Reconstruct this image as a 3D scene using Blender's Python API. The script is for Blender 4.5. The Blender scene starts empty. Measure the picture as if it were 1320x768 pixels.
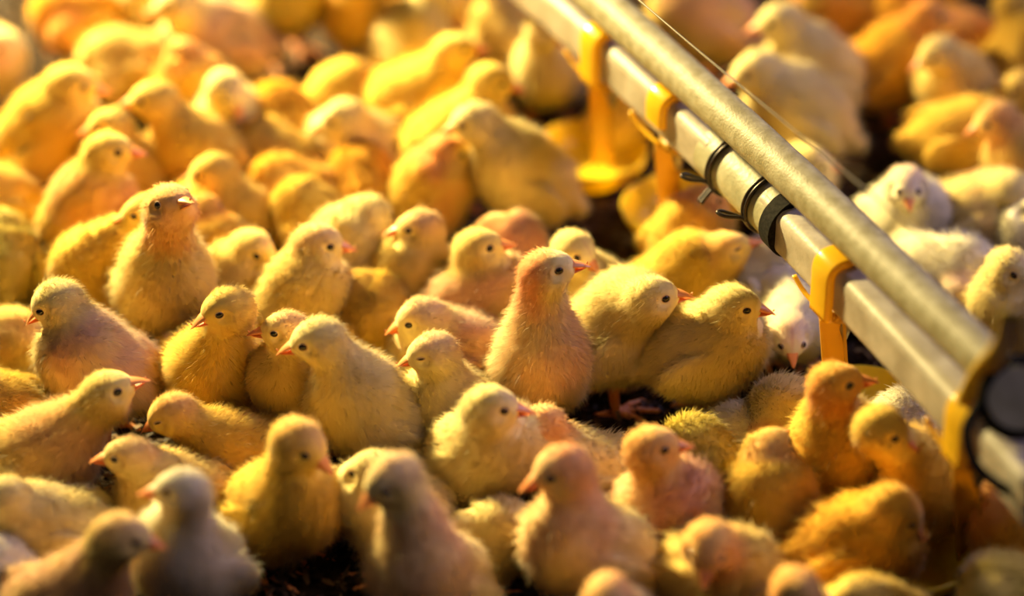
import bpy, math, random
import numpy as np
from mathutils import Vector, Matrix

C = bpy.context.scene.collection
RNG = np.random.default_rng(7)
random.seed(7)
CM = 0.01

# ---------------------------------------------------------------- camera
W_PX, H_PX, F_PX = 1320.0, 768.0, 4000.0
PITCH = math.radians(35.0)
CAM_H = 0.84
cam_data = bpy.data.cameras.new('camera')
cam = bpy.data.objects.new('camera', cam_data)
C.objects.link(cam)
bpy.context.scene.camera = cam
CAM = np.array([0.0, -CAM_H / math.tan(PITCH), CAM_H])
cam.location = CAM
cam.rotation_euler = (math.pi / 2 - PITCH, 0, 0)
cam_data.sensor_width = 36.0
cam_data.lens = F_PX / W_PX * 36.0
cam_data.clip_start = 0.05
cam_data.clip_end = 50
cam_data.dof.use_dof = True
cam_data.dof.focus_distance = 1.335
cam_data.dof.aperture_fstop = 2.5
VIEW = np.array([0, math.cos(PITCH), -math.sin(PITCH)])
UPV = np.array([0, math.sin(PITCH), math.cos(PITCH)])
RGT = np.array([1.0, 0, 0])


def ray(px, py):
    return VIEW + RGT * ((px - W_PX / 2) / F_PX) - UPV * ((py - H_PX / 2) / F_PX)


def at_z(px, py, z):
    """point seen at a pixel of the photograph that lies z metres above the litter"""
    d = ray(px, py)
    return CAM + d * ((z - CAM[2]) / d[2])


def at_depth(px, py, depth):
    return CAM + ray(px, py) * depth


# ---------------------------------------------------------------- light and exposure
sc = bpy.context.scene
sc.view_settings.view_transform = 'Standard'
sc.view_settings.look = 'None'
sc.view_settings.exposure = 0.08
sc.view_settings.gamma = 1.0
sc.view_settings.use_curve_mapping = False

world = bpy.data.worlds.new('barn air')
sc.world = world
world.use_nodes = True
bg = world.node_tree.nodes['Background']
bg.inputs['Color'].default_value = (0.62, 0.50, 0.62, 1)
bg.inputs['Strength'].default_value = 0.03


def area(name, loc, target, size, power, col, spread=math.pi):
    l = bpy.data.lights.new(name, 'AREA')
    l.shape = 'DISK'
    l.size = size
    l.energy = power
    l.color = col
    l.spread = spread
    o = bpy.data.objects.new(name, l)
    C.objects.link(o)
    o.location = loc
    d = Vector(target) - Vector(loc)
    o.rotation_euler = d.to_track_quat('-Z', 'Y').to_euler()
    return o


lamp = bpy.data.lights.new('brooder_light', 'SPOT')
lamp.energy = 295.0
lamp.color = (1.0, 0.77, 0.31)
lamp.spot_size = math.radians(46)
lamp.spot_blend = 1.0
lamp.shadow_soft_size = 0.055
lamp_o = bpy.data.objects.new('brooder_light', lamp)
C.objects.link(lamp_o)
lamp_o.location = (-0.64, 0.70, 0.54)
lamp_o.rotation_euler = (Vector((-0.15, 0.13, 0.04)) - lamp_o.location).to_track_quat('-Z', 'Y').to_euler()
area('cool_daylight', (1.05, 0.75, 0.95), (0.16, 0.06, 0.0), 0.35, 7.0, (0.74, 0.60, 1.0))
area('front_fill', (-0.5, -0.9, 1.5), (-0.05, 0.0, 0.0), 0.8, 1.0, (1.0, 0.84, 0.55))  # added fill from the camera side, lifts the chicks' mid-tones
area('side_daylight', (0.75, -0.25, 0.95), (0.0, 0.02, 0.0), 0.3, 2.3, (0.82, 0.66, 1.0))


# ---------------------------------------------------------------- helpers
def tag(o, label, cat=None, group=None, kind=None):
    if label: o['label'] = label
    if cat: o['category'] = cat
    if group: o['group'] = group
    if kind: o['kind'] = kind
    return o


def empty(name, loc):
    o = bpy.data.objects.new(name, None)
    C.objects.link(o)
    o.location = loc
    o.empty_display_size = 0.01
    return o


def mesh_np(name, V, faces_list, mats, mat_idx=None, smooth=True):
    """faces_list: list of (n,k) int arrays."""
    me = bpy.data.meshes.new(name)
    nv = len(V)
    me.vertices.add(nv)
    me.vertices.foreach_set('co', np.asarray(V, np.float32).ravel())
    tot = sum(f.size for f in faces_list)
    nf = sum(len(f) for f in faces_list)
    me.loops.add(tot)
    me.loops.foreach_set('vertex_index', np.concatenate([f.ravel() for f in faces_list]).astype(np.int32))
    me.polygons.add(nf)
    st = []; s = 0
    for f in faces_list:
        st.append(s + np.arange(len(f)) * f.shape[1]); s += f.size
    me.polygons.foreach_set('loop_start', np.concatenate(st).astype(np.int32))
    if mat_idx is not None:
        me.polygons.foreach_set('material_index', np.asarray(mat_idx, np.int32))
    me.polygons.foreach_set('use_smooth', np.full(nf, smooth))
    for m in mats: me.materials.append(m)
    me.update(calc_edges=True)
    return me


def obj(name, me, parent=None, loc=None):
    o = bpy.data.objects.new(name, me)
    C.objects.link(o)
    if parent: o.parent = parent
    if loc is not None: o.location = loc
    return o


def nrm(v):
    v = np.asarray(v, float)
    return v / (np.linalg.norm(v) + 1e-12)


# surface from a distance field ---------------------------------------------
def surface_net(f, lo, hi, h):
    n = np.maximum(np.ceil((hi - lo) / h).astype(int) + 1, 4)
    xs = [lo[i] + h * np.arange(n[i]) for i in range(3)]
    G = np.stack(np.meshgrid(*xs, indexing='ij'), -1).reshape(-1, 3).astype(np.float32)
    v = f(G).reshape(n)
    ins = v < 0
    cs = [(a, b, c) for a in (0, 1) for b in (0, 1) for c in (0, 1)]
    m = tuple(n - 1)
    cnt = np.zeros(m, int)
    for a, b, c in cs: cnt += ins[a:a + m[0], b:b + m[1], c:c + m[2]]
    act = (cnt > 0) & (cnt < 8)
    idx = np.argwhere(act)
    vid = -np.ones(m, int)
    vid[act] = np.arange(len(idx))
    acc = np.zeros((len(idx), 3)); num = np.zeros(len(idx))
    for a in cs:
        for ax in range(3):
            if a[ax] == 1: continue
            b = list(a); b[ax] = 1
            va = v[idx[:, 0] + a[0], idx[:, 1] + a[1], idx[:, 2] + a[2]]
            vb = v[idx[:, 0] + b[0], idx[:, 1] + b[1], idx[:, 2] + b[2]]
            cr = (va < 0) != (vb < 0)
            t = np.where(cr, va / np.where(cr, va - vb, 1), 0)
            p = np.tile(np.array(a, float), (len(idx), 1)); p[:, ax] += t
            acc[cr] += p[cr]; num[cr] += 1
    V = lo + h * (idx + acc / num[:, None])
    quads = []
    for ax in range(3):
        u, w = (ax + 1) % 3, (ax + 2) % 3
        sl0 = [slice(None)] * 3; sl1 = [slice(None)] * 3
        sl0[ax] = slice(0, n[ax] - 1); sl1[ax] = slice(1, n[ax])
        a, b = ins[tuple(sl0)], ins[tuple(sl1)]
        e = np.argwhere(a != b)
        e = e[(e[:, u] > 0) & (e[:, w] > 0) & (e[:, u] < n[u] - 1) & (e[:, w] < n[w] - 1)]
        flip = a[e[:, 0], e[:, 1], e[:, 2]]
        q = []
        for du, dw in ((1, 1), (0, 1), (0, 0), (1, 0)):
            c = e.copy(); c[:, u] -= du; c[:, w] -= dw
            q.append(vid[c[:, 0], c[:, 1], c[:, 2]])
        q = np.stack(q, 1)
        q[~flip] = q[~flip][:, ::-1]
        quads.append(q)
    return V, np.concatenate(quads)


def grad(f, P, e=0.03):
    g = np.zeros((len(P), 3))
    for i in range(3):
        d = np.zeros(3); d[i] = e
        g[:, i] = f(P + d) - f(P - d)
    return g / (np.linalg.norm(g, axis=1)[:, None] + 1e-9)


def smin(a, b, k):
    h = np.maximum(k - np.abs(a - b), 0) / k
    return np.minimum(a, b) - h * h * k * 0.25


def ell(P, c, R, r):
    q = (P - c) @ R          # columns of R are the axes
    r = np.asarray(r)
    k0 = np.linalg.norm(q / r, axis=1)
    k1 = np.linalg.norm(q / (r * r), axis=1) + 1e-6
    return k0 * (k0 - 1) / k1


def cone(P, a, b, ra, rb):
    ab = b - a
    t = np.clip(((P - a) @ ab) / (ab @ ab + 1e-9), 0, 1)
    t = t * t * (3 - 2 * t) * 0.5 + t * 0.5
    return np.linalg.norm(P - (a + t[:, None] * ab), axis=1) - (ra + (rb - ra) * t)


def vnoise(P, freq, seed):
    r = np.random.default_rng(seed)
    s = np.zeros(len(P))
    for _ in range(5):
        k = r.normal(size=3); k = k / np.linalg.norm(k) * freq * r.uniform(0.7, 1.4)
        s += np.sin(P @ k + r.uniform(0, 6.28) + 1.3 * np.sin(P @ (k[[1, 2, 0]] * 0.7) + r.uniform(0, 6)))
    return s / 5


# ---------------------------------------------------------------- materials
def mat(name, col=(.8, .8, .8), rough=.5, metal=0.0, spec=.5, **kw):
    m = bpy.data.materials.new(name)
    m.use_nodes = True
    b = m.node_tree.nodes['Principled BSDF']
    b.inputs['Base Color'].default_value = (*col, 1)
    b.inputs['Roughness'].default_value = rough
    b.inputs['Metallic'].default_value = metal
    b.inputs['Specular IOR Level'].default_value = spec
    for k, v in kw.items(): b.inputs[k].default_value = v
    return m


def noise_col(m, c1, c2, scale, detail=6, bump=0.0, bscale=None, bdist=0.001, stretch=(1, 1, 1)):
    nt = m.node_tree; b = nt.nodes['Principled BSDF']
    tc = nt.nodes.new('ShaderNodeTexCoord'); mp = nt.nodes.new('ShaderNodeMapping')
    mp.inputs['Scale'].default_value = stretch
    nt.links.new(tc.outputs['Object'], mp.inputs['Vector'])
    n = nt.nodes.new('ShaderNodeTexNoise'); n.inputs['Scale'].default_value = scale; n.inputs['Detail'].default_value = detail
    nt.links.new(mp.outputs[0], n.inputs['Vector'])
    r = nt.nodes.new('ShaderNodeValToRGB')
    r.color_ramp.elements[0].position = .35; r.color_ramp.elements[1].position = .65
    r.color_ramp.elements[0].color = (*c1, 1); r.color_ramp.elements[1].color = (*c2, 1)
    nt.links.new(n.outputs['Fac'], r.inputs['Fac']); nt.links.new(r.outputs[0], b.inputs['Base Color'])
    if bump:
        n2 = nt.nodes.new('ShaderNodeTexNoise'); n2.inputs['Scale'].default_value = bscale or scale * 3; n2.inputs['Detail'].default_value = 5
        nt.links.new(mp.outputs[0], n2.inputs['Vector'])
        bp = nt.nodes.new('ShaderNodeBump'); bp.inputs['Strength'].default_value = bump; bp.inputs['Distance'].default_value = bdist
        nt.links.new(n2.outputs['Fac'], bp.inputs['Height']); nt.links.new(bp.outputs[0], b.inputs['Normal'])
    return m


def down_material(name, trans, bump):
    m = bpy.data.materials.new(name); m.use_nodes = True
    nt = m.node_tree; b = nt.nodes['Principled BSDF']; out = nt.nodes['Material Output']
    at = nt.nodes.new('ShaderNodeAttribute'); at.attribute_name = 'Col'
    nt.links.new(at.outputs['Color'], b.inputs['Base Color'])
    b.inputs['Roughness'].default_value = 0.85
    b.inputs['Specular IOR Level'].default_value = 0.15
    b.inputs['Sheen Weight'].default_value = 0.25
    b.inputs['Sheen Roughness'].default_value = 0.5
    b.inputs['Sheen Tint'].default_value = (1, .95, .8, 1)
    if bump:
        tc = nt.nodes.new('ShaderNodeTexCoord')
        n2 = nt.nodes.new('ShaderNodeTexNoise'); n2.inputs['Scale'].default_value = 420; n2.inputs['Detail'].default_value = 3
        nt.links.new(tc.outputs['Object'], n2.inputs['Vector'])
        bp = nt.nodes.new('ShaderNodeBump'); bp.inputs['Strength'].default_value = bump; bp.inputs['Distance'].default_value = 0.0008
        nt.links.new(n2.outputs['Fac'], bp.inputs['Height']); nt.links.new(bp.outputs[0], b.inputs['Normal'])
    if trans:
        t = nt.nodes.new('ShaderNodeBsdfTranslucent'); mx = nt.nodes.new('ShaderNodeMixShader')
        nt.links.new(at.outputs['Color'], t.inputs['Color'])
        mx.inputs[0].default_value = trans
        nt.links.new(b.outputs[0], mx.inputs[1]); nt.links.new(t.outputs[0], mx.inputs[2])
        nt.links.new(mx.outputs[0], out.inputs['Surface'])
    return m


M = {}
M['skin'] = down_material('down undercoat', 0.0, 0.35)
M['fluff'] = down_material('down fluff', 0.35, 0.0)
M['beak'] = mat('chick beak', (.84, .33, .12), .38, spec=.5)
M['beak'].node_tree.nodes['Principled BSDF'].inputs['Subsurface Weight'].default_value = 0.0
M['eye'] = mat('chick eye', (.010, .007, .006), .16, spec=.6)
M['lid'] = mat('eyelid skin', (.62, .42, .27), .7)
M['leg'] = noise_col(mat('chick leg', (.75, .3, .1), .5), (.62, .20, .06), (.80, .34, .12), 500, bump=.5, bscale=1500, bdist=.0003)
M['litter'] = noise_col(mat('litter soil', (.05, .03, .02), .95, spec=.1), (.014, .008, .005), (.050, .028, .013), 90, 8, bump=1.0, bscale=260, bdist=.003)


# ---------------------------------------------------------------- the ground
def build_floor():
    nx, ny = 420, 420
    xs = np.linspace(-0.42, 0.42, nx); ys = np.linspace(-0.40, 0.62, ny)
    X, Y = np.meshgrid(xs, ys, indexing='ij')
    P = np.stack([X.ravel(), Y.ravel(), np.zeros(X.size)], 1)
    edge = np.minimum.reduce([X.ravel() + .42, .42 - X.ravel(), Y.ravel() + .40, .62 - Y.ravel()]) / .03
    edge = np.clip(edge, 0, 1)
    z = .0020 * vnoise(P, 140, 1) + .0016 * vnoise(P, 420, 2) + .0011 * vnoise(P, 1100, 3)
    P[:, 2] = np.minimum(z, .0035) * edge - .0012
    i = np.arange(nx * ny).reshape(nx, ny)
    q = np.stack([i[:-1, :-1], i[1:, :-1], i[1:, 1:], i[:-1, 1:]], -1).reshape(-1, 4)
    n0 = len(P)
    out = np.array([[-3, -3, -.0012], [3, -3, -.0012], [3, 4, -.0012], [-3, 4, -.0012]], float)
    inn = [i[0, 0], i[-1, 0], i[-1, -1], i[0, -1]]
    P = np.concatenate([P, out])
    ring = np.array([[n0 + k, n0 + (k + 1) % 4, inn[(k + 1) % 4], inn[k]] for k in range(4)])
    o = obj('floor', mesh_np('floor', P, [np.concatenate([q, ring])], [M['litter']]))
    o['kind'] = 'structure'
    # loose shavings, husks and droppings of the litter
    n = 42000
    cx = RNG.uniform(-.34, .34, n); cy = RNG.uniform(-.34, .5, n)
    L = RNG.gamma(3, .00065, n) + .0008; L = np.minimum(L, .0045); Wd = L * RNG.uniform(.15, .55, n); a = RNG.uniform(0, 6.283, n)
    tilt = RNG.normal(0, .35, n); tz = RNG.uniform(.0004, .0042, n)
    u = np.stack([np.cos(a) * np.cos(tilt), np.sin(a) * np.cos(tilt), np.sin(tilt)], 1)
    v = np.stack([-np.sin(a), np.cos(a), RNG.normal(0, .3, n)], 1)
    c = np.stack([cx, cy, tz], 1); nn = np.cross(u, v)
    cols = np.array([[.035, .017, .008], [.065, .034, .014], [.15, .085, .035], [.022, .012, .007], [.26, .18, .09]])
    ci = RNG.choice(5, n, p=[.34, .26, .11, .25, .04])
    pts = []
    for s, t, b in ((-1, -.6, 0), (0, -1, .35), (1, -.5, 0), (1, .5, .05), (0, 1, .4), (-1, .7, 0)):
        pts.append(c + u * (L * s)[:, None] + v * (Wd * t)[:, None] + nn * (L * b * .5)[:, None])
    V = np.stack(pts, 1).reshape(-1, 3)
    b0 = np.arange(n)[:, None] * 6
    F = np.concatenate([b0 + np.array([[0, 1, 4, 5]]), b0 + np.array([[1, 2, 3, 4]])])
    m = bpy.data.materials.new('litter flakes'); m.use_nodes = True
    b = m.node_tree.nodes['Principled BSDF']; b.inputs['Roughness'].default_value = .7; b.inputs['Specular IOR Level'].default_value = .3
    at = m.node_tree.nodes.new('ShaderNodeAttribute'); at.attribute_name = 'Col'
    m.node_tree.links.new(at.outputs['Color'], b.inputs['Base Color'])
    me = mesh_np('litter_shavings', V, [F], [m], smooth=False)
    ca = me.color_attributes.new('Col', 'FLOAT_COLOR', 'POINT')
    rgba = np.ones((len(V), 4), np.float32); rgba[:, :3] = np.repeat(cols[ci], 6, 0)
    ca.data.foreach_set('color', rgba.ravel())
    tag(obj('litter_shavings', me), 'dark brown loose litter of shavings and husks covering the floor', 'litter', kind='stuff')


build_floor()


# ---------------------------------------------------------------- the drinker line
def sweep(path, section, closed_section=True, caps=True, up=(0, 0, 1)):
    path = np.asarray(path, float); section = np.asarray(section, float)
    n, k = len(path), len(section)
    T = np.gradient(path, axis=0); T /= np.linalg.norm(T, axis=1)[:, None]
    up = np.asarray(up, float)
    S = np.cross(T, up); S /= np.linalg.norm(S, axis=1)[:, None]
    U = np.cross(S, T)
    V = (path[:, None] + S[:, None] * section[None, :, :1] + U[:, None] * section[None, :, 1:2]).reshape(-1, 3)
    i = np.arange(n * k).reshape(n, k)
    j = np.roll(i, -1, 1)
    q = np.stack([i[:-1], j[:-1], j[1:], i[1:]], -1).reshape(-1, 4)
    fl = [q]
    if caps: fl.append(np.stack([i[0][::-1], i[-1]]))
    return V, fl


def tube_path(path, r, k=12):
    """round tube along any path with a parallel frame; r scalar or per point"""
    path = np.asarray(path, float); n = len(path)
    r = np.full(n, r) if np.isscalar(r) else np.asarray(r)
    T = np.gradient(path, axis=0); T /= (np.linalg.norm(T, axis=1)[:, None] + 1e-12)
    a = np.array([0, 0, 1.0]) if abs(T[0][2]) < .9 else np.array([1.0, 0, 0])
    N = [nrm(np.cross(T[0], a))]
    for t in T[1:]: N.append(nrm(N[-1] - t * (N[-1] @ t)))
    N = np.array(N); B = np.cross(T, N)
    th = np.arange(k) / k * 2 * np.pi
    V = (path[:, None] + (N[:, None] * np.cos(th)[None, :, None] + B[:, None] * np.sin(th)[None, :, None]) * r[:, None, None]).reshape(-1, 3)
    i = np.arange(n * k).reshape(n, k); j = np.roll(i, -1, 1)
    q = np.stack([i[:-1], j[:-1], j[1:], i[1:]], -1).reshape(-1, 4)
    return V, [q, np.stack([i[0][::-1], i[-1]])]


def merge(parts):
    V = []; F = {}; off = 0
    for v, fl in parts:
        V.append(v)
        for f in fl: F.setdefault(f.shape[1], []).append(f + off)
        off += len(v)
    return np.concatenate(V), [np.concatenate(x) for x in F.values()]


def rrect(w, h, r, k=5):
    pts = []
    for cx, cy, a0 in ((w / 2 - r, h / 2 - r, 0), (-w / 2 + r, h / 2 - r, 90), (-w / 2 + r, -h / 2 + r, 180), (w / 2 - r, -h / 2 + r, 270)):
        for t in range(k):
            a = math.radians(a0 + 90 * t / (k - 1)); pts.append((cx + r * math.cos(a), cy + r * math.sin(a)))
    return np.array(pts)


def circle(r, k=48):
    a = np.arange(k) / k * 2 * np.pi
    return np.stack([r * np.cos(a), r * np.sin(a)], 1)


def spline(ctrl, n):
    """smooth curve through 3 or more control points (quadratic Lagrange / Catmull)"""
    P = np.asarray(ctrl, float)
    d = np.r_[0, np.cumsum(np.linalg.norm(np.diff(P, axis=0), axis=1))]
    t = np.linspace(0, d[-1], n)
    deg = min(len(P) - 1, 3)
    return np.stack([np.polyval(np.polyfit(d, P[:, i], deg), t) for i in range(3)], 1)


def spline_cr(P, n):
    P = np.asarray(P, float); P = np.vstack([2 * P[0] - P[1], P, 2 * P[-1] - P[-2]])
    m = len(P) - 3; out = []
    for t in np.linspace(0, m - 1e-6, n):
        i = int(t); x = t - i; a, b, c, e = P[i:i + 4]
        out.append(.5 * (2 * b + (c - a) * x + (2 * a - 5 * b + 4 * c - e) * x * x + (3 * b - 3 * c + e - a) * x ** 3))
    return np.array(out)


def shade_auto(o, ang=35):
    m = o.data
    m.set_sharp_from_angle(angle=math.radians(ang))
    return o


ZT = 0.096                         # height of the square water tube
TUBE_W = 0.0225
M['tube'] = noise_col(mat('dusty grey plastic tube', (.5, .46, .4), .42, spec=.5), (.33, .29, .23), (.48, .44, .38), 75, 8, bump=.25, bscale=500, bdist=.0006)
M['galv'] = noise_col(mat('galvanised pipe', (.5, .5, .45), .5, metal=0.0, spec=.5), (.26, .23, .13), (.39, .36, .25), 170, 12, bump=.5, bscale=900, bdist=.0005)
M['sleeve'] = noise_col(mat('pale rubber sleeve', (.45, .43, .30), .45), (.27, .26, .16), (.42, .40, .28), 90, 8, bump=.3, bscale=400, bdist=.0008)
M['clip'] = mat('yellow plastic', (.93, .60, .03), .22, spec=.6)
M['cup'] = mat('translucent yellow plastic', (.96, .72, .04), .3, spec=.4)
M['arm'] = mat('amber plastic', (.66, .40, .05), .3, spec=.5)
for k_ in ('clip', 'arm', 'cup'):
    nt = M[k_].node_tree; b_ = nt.nodes['Principled BSDF']; t_ = nt.nodes.new('ShaderNodeBsdfTranslucent'); x_ = nt.nodes.new('ShaderNodeMixShader')
    t_.inputs['Color'].default_value = b_.inputs['Base Color'].default_value
    x_.inputs[0].default_value = .35
    nt.links.new(b_.outputs[0], x_.inputs[1]); nt.links.new(t_.outputs[0], x_.inputs[2]); nt.links.new(x_.outputs[0], nt.nodes['Material Output'].inputs['Surface'])
M['wire'] = mat('dark spring steel', (.05, .04, .04), .35, metal=.6)
M['rubber'] = noise_col(mat('black rubber ring', (.02, .02, .02), .9, spec=.12), (.006, .006, .006), (.02, .018, .016), 600)
M['steel'] = mat('steel wire', (.32, .29, .25), .4, metal=.7)

# centre line of the water tube, read where its lower left edge runs, shifted by half the tube
edge_px = [(640, -16), (749, 84), (884, 206), (1000, 326), (1145, 482), (1262, 612), (1330, 690)]
E = np.array([at_z(x - 6, y, ZT - TUBE_W / 2) for x, y in edge_px])
dirn = nrm(E[-1] - E[0]); side = nrm(np.cross(dirn, (0, 0, 1)))
if side[0] < 0: side = -side       # to the right of the line
tube_ctrl = E + side * TUBE_W / 2 + np.array([0, 0, TUBE_W / 2])
TL = spline(tube_ctrl, 160)
TL = np.vstack([TL[0] + (TL[0] - TL[4]) / np.linalg.norm(TL[0] - TL[4]) * .35, TL[:-1]])   # the line runs on towards the back of the house


def tl_at(px, py, z=ZT + TUBE_W / 2):
    """nearest point of the tube's line to a pixel"""
    p = at_z(px, py, z)
    i = np.argmin(np.linalg.norm((TL - p)[:, :2], axis=1))
    return TL[i], nrm(TL[min(i + 1, 159)] - TL[max(i - 1, 0)]), i


_, _, i_sl0 = tl_at(893, 178)
_, _, i_sl1 = tl_at(985, 262)
line = empty('drinker_line', TL[80])
inv = TL[80]
for a_, b_ in ((0, i_sl0 + 3), (i_sl1 - 3, 160)):
    v, f = sweep(TL[a_:b_] - inv, rrect(TUBE_W, TUBE_W, .0052, 9))
    shade_auto(obj('water_tube', mesh_np('water_tube', v, f, [M['tube']]), line))
v, f = sweep(TL[i_sl0:i_sl1] - inv, circle(TUBE_W * .60))
shade_auto(obj('joining_sleeve', mesh_np('joining_sleeve', v, f, [M['sleeve']]), line), 60)
pr, dr, ir = tl_at(990, 268)
rp = np.array([pr + dr * t for t in np.linspace(-.0042, .0042, 5)]) - inv
v, f = sweep(rp, circle(TUBE_W * .665))
shade_auto(obj('rubber_ring', mesh_np('rubber_ring', v, f, [M['rubber']]), line), 60)['label'] = 'black rubber ring'
tag(line, 'square grey plastic water tube running diagonally just below the round pipe', 'water pipe')

# round support pipe
zr = ZT + .027
mid_px = [(650, -112), (772, 0), (994, 200), (1204, 400), (1300, 492)]
RC = np.array([at_z(x, y, zr) for x, y in mid_px])
RP = spline_cr(RC, 90)
RP = np.vstack([RP[0] + (RP[0] - RP[4]) / np.linalg.norm(RP[0] - RP[4]) * .32, RP])
pc = RP[45]
v, f = sweep(RP - pc, circle(.0091))
rp_o = obj('support_pipe', mesh_np('support_pipe', v, f, [M['galv']]), None, pc)
shade_auto(rp_o, 60)
tag(rp_o, 'round dull metal support pipe running diagonally above the square water tube', 'pipe')


# spring hose clamps
def clamp(px, py, label, tails):
    p, d, i = tl_at(px, py)
    s = nrm(np.cross(d, (0, 0, 1)))
    if s[0] < 0: s = -s
    u = nrm(np.cross(s, d)); u = u if u[2] > 0 else -u
    root = empty('hose_clamp', p)
    R = TUBE_W * .60 + .0011
    tt = np.linspace(math.radians(200), math.radians(-165), 60)
    for off in (-.0012, .0012):
        loop = np.array([d * off + (s * math.cos(a) + u * math.sin(a)) * R for a in tt])
        v, f = tube_path(loop, .00085, 8)
        obj('wire_ring', mesh_np('wire_ring', v, f, [M['wire']]), root)
    a0 = tt[0]
    st = (s * math.cos(a0) + u * math.sin(a0)) * R
    out = -s
    # closed finger loop that sticks out to the left
    lp = [st + d * .0012, st + out * .003 + u * .002 - d * 0, st + out * .0095 + u * .004 - d * .001, st + out * .0115 + u * .0046 - d * .004,
          st + out * .0095 + u * .0045 - d * .0048, st + out * .004 + u * .002 - d * .003, st - d * .0012]
    v, f = tube_path(spline_cr(lp, 40), .0009, 8)
    obj('finger_loop', mesh_np('finger_loop', v, f, [M['wire']]), root)
    if tails:
        a1 = math.radians(215); s2 = (s * math.cos(a1) + u * math.sin(a1)) * R
        for off in (-.0014, .0006):
            lp = [s2 + d * off, s2 + out * .003 - u * .0015 + d * (off + .001), s2 + out * .0075 - u * .0035 + d * (off + .003)]
            v, f = tube_path(spline_cr(lp, 14), .0009, 8)
            obj('wire_tail', mesh_np('wire_tail', v, f, [M['wire']]), root)
    tag(root, label, 'hose clamp', 'spring hose clamps on the sleeve')


clamp(907, 198, 'dark wire hose clamp with finger loop and a forked tail pointing left', True)
clamp(958, 246, 'dark wire hose clamp beside the black rubber ring on the sleeve', False)


# drip cups on arms, clipped over the tube
def drinker(px, py, foot_px, label, wrap=True, cup_side=0.0):
    p, d, i = tl_at(px, py)
    s = nrm(np.cross(d, (0, 0, 1)))
    if s[0] < 0: s = -s
    u = np.array([0, 0, 1.0])
    root = empty('drip_cup', (p[0], p[1], 0.004))
    o0 = np.array([p[0], p[1], 0.004])
    h = TUBE_W / 2 + .0014
    # saddle: rounded strap over the tube
    pts = []
    lo_l = -h + (.0 if wrap else .012)
    prof = [(-h, lo_l - .001), (-h, 0), (-h, h * .6), (-h * .86, h * .93), (-h * .5, h * 1.06), (h * .5, h * 1.06), (h * .86, h * .93), (h, h * .6), (h, 0), (h, -h)]
    path = np.array([p + s * a + u * b for a, b in prof])
    path = spline_cr(path, 60) - o0
    # strap section: 11 mm along the tube, 2.2 mm thick
    T = np.gradient(path, axis=0); T /= np.linalg.norm(T, axis=1)[:, None]
    N = np.cross(T, d)
    sec = rrect(.0150, .0042, .0019, 5)
    V = (path[:, None] + d[None, None] * sec[None, :, :1] + N[:, None] * sec[None, :, 1:2]).reshape(-1, 3)
    k = len(sec); ii = np.arange(len(V)).reshape(-1, k); jj = np.roll(ii, -1, 1)
    q = np.stack([ii[:-1], jj[:-1], jj[1:], ii[1:]], -1).reshape(-1, 4)
    obj('saddle', mesh_np('saddle', V, [q, np.stack([ii[0][::-1], ii[-1]])], [M['clip']]), root)
    # base block and the slanting tongue along the tube
    tongue = np.array([p - u * (h + .0005) - s * h * .9 + d * .002, p - u * (h - .002) - s * (h + .0008) - d * .012, p - u * (h - .006) - s * (h + .0016) - d * .021]) - o0
    v, f = sweep(spline_cr(tongue, 14), rrect(.0022, .0014, .0006, 3))
    obj('tongue', mesh_np('tongue', v, f, [M['clip']]), root)
    bb = np.array([p - u * (h + .0002), p - u * (h + .0045)]) - o0
    v, f = sweep(bb, rrect(.017, .012, .003, 5), up=d)
    obj('nipple_block', mesh_np('nipple_block', v, f, [M['arm']]), root)
    # steel nipple pin
    v, f = tube_path(np.array([p - u * (h + .004), p - u * (h + .012), p - u * (h + .018)]) - o0, np.array([.003, .003, .0012]), 12)
    obj('nipple', mesh_np('nipple', v, f, [M['steel']]), root)
    # arm: channel shaped strut down to the cup
    top = p - u * (h + .004) - s * .007
    fx = at_z(*foot_px, .012)
    foot = np.array([fx[0], fx[1], .012])
    arm = spline_cr([top, top * .6 + foot * .4, foot], 20) - o0
    chan = np.array([(-.0055, -.0020), (.0055, -.0020), (.0055, .0022), (.0041, .0022), (.0041, -.0007), (-.0041, -.0007), (-.0041, .0022), (-.0055, .0022)])
    Vv, ff = sweep(arm, chan[::-1], up=VIEW * np.array([-1, -1, 0]))
    shade_auto(obj('arm', mesh_np('arm', Vv, ff, [M['arm']]), root))
    # cup: lathe bowl with a rolled rim
    c = foot + s * .012 * (1 - 2 * cup_side) + VIEW * np.array([1, 1, 0]) * .009
    c[2] = 0.004
    prof = [(0.0, .0), (.015, .0), (.0215, .003), (.0250, .008), (.0270, .0125), (.0280, .0138), (.0287, .0128), (.0275, .0090), (.0235, .0030), (.0180, -.0016), (0.0, -.0022)]
    prof = [(a, b + .0025) for a, b in prof]
    prof = prof[::-1]
    K = 48; th = np.arange(K) / K * 2 * np.pi
    V = np.array([[c[0] + r_ * math.cos(t) * 1.0, c[1] + r_ * math.sin(t), z_ + c[2]] for r_, z_ in prof for t in th]) - o0
    ii = np.arange(len(V)).reshape(-1, K); jj = np.roll(ii, -1, 1)
    q = np.stack([ii[:-1], jj[:-1], jj[1:], ii[1:]], -1).reshape(-1, 4)
    obj('cup', mesh_np('cup', V, [q], [M['cup']]), root)
    tag(root, label, 'drinker cup', 'drip cups clipped along the water tube')


drinker(757, 50, (778, 214), 'yellow drip cup on amber arm, farthest back, bowl showing beside its arm', cup_side=.8)
drinker(852, 127, (866, 296), 'yellow drip cup whose clip shows as a bar just before the hose clamps', wrap=False, cup_side=.3)
drinker(1060, 343, (1082, 560), 'yellow drip cup with glossy saddle clip right of the chick looking straight down')
drinker(1243, 528, (1250, 715), 'dim blurred drip cup nearest the camera, at lower right', cup_side=1.7)

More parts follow.
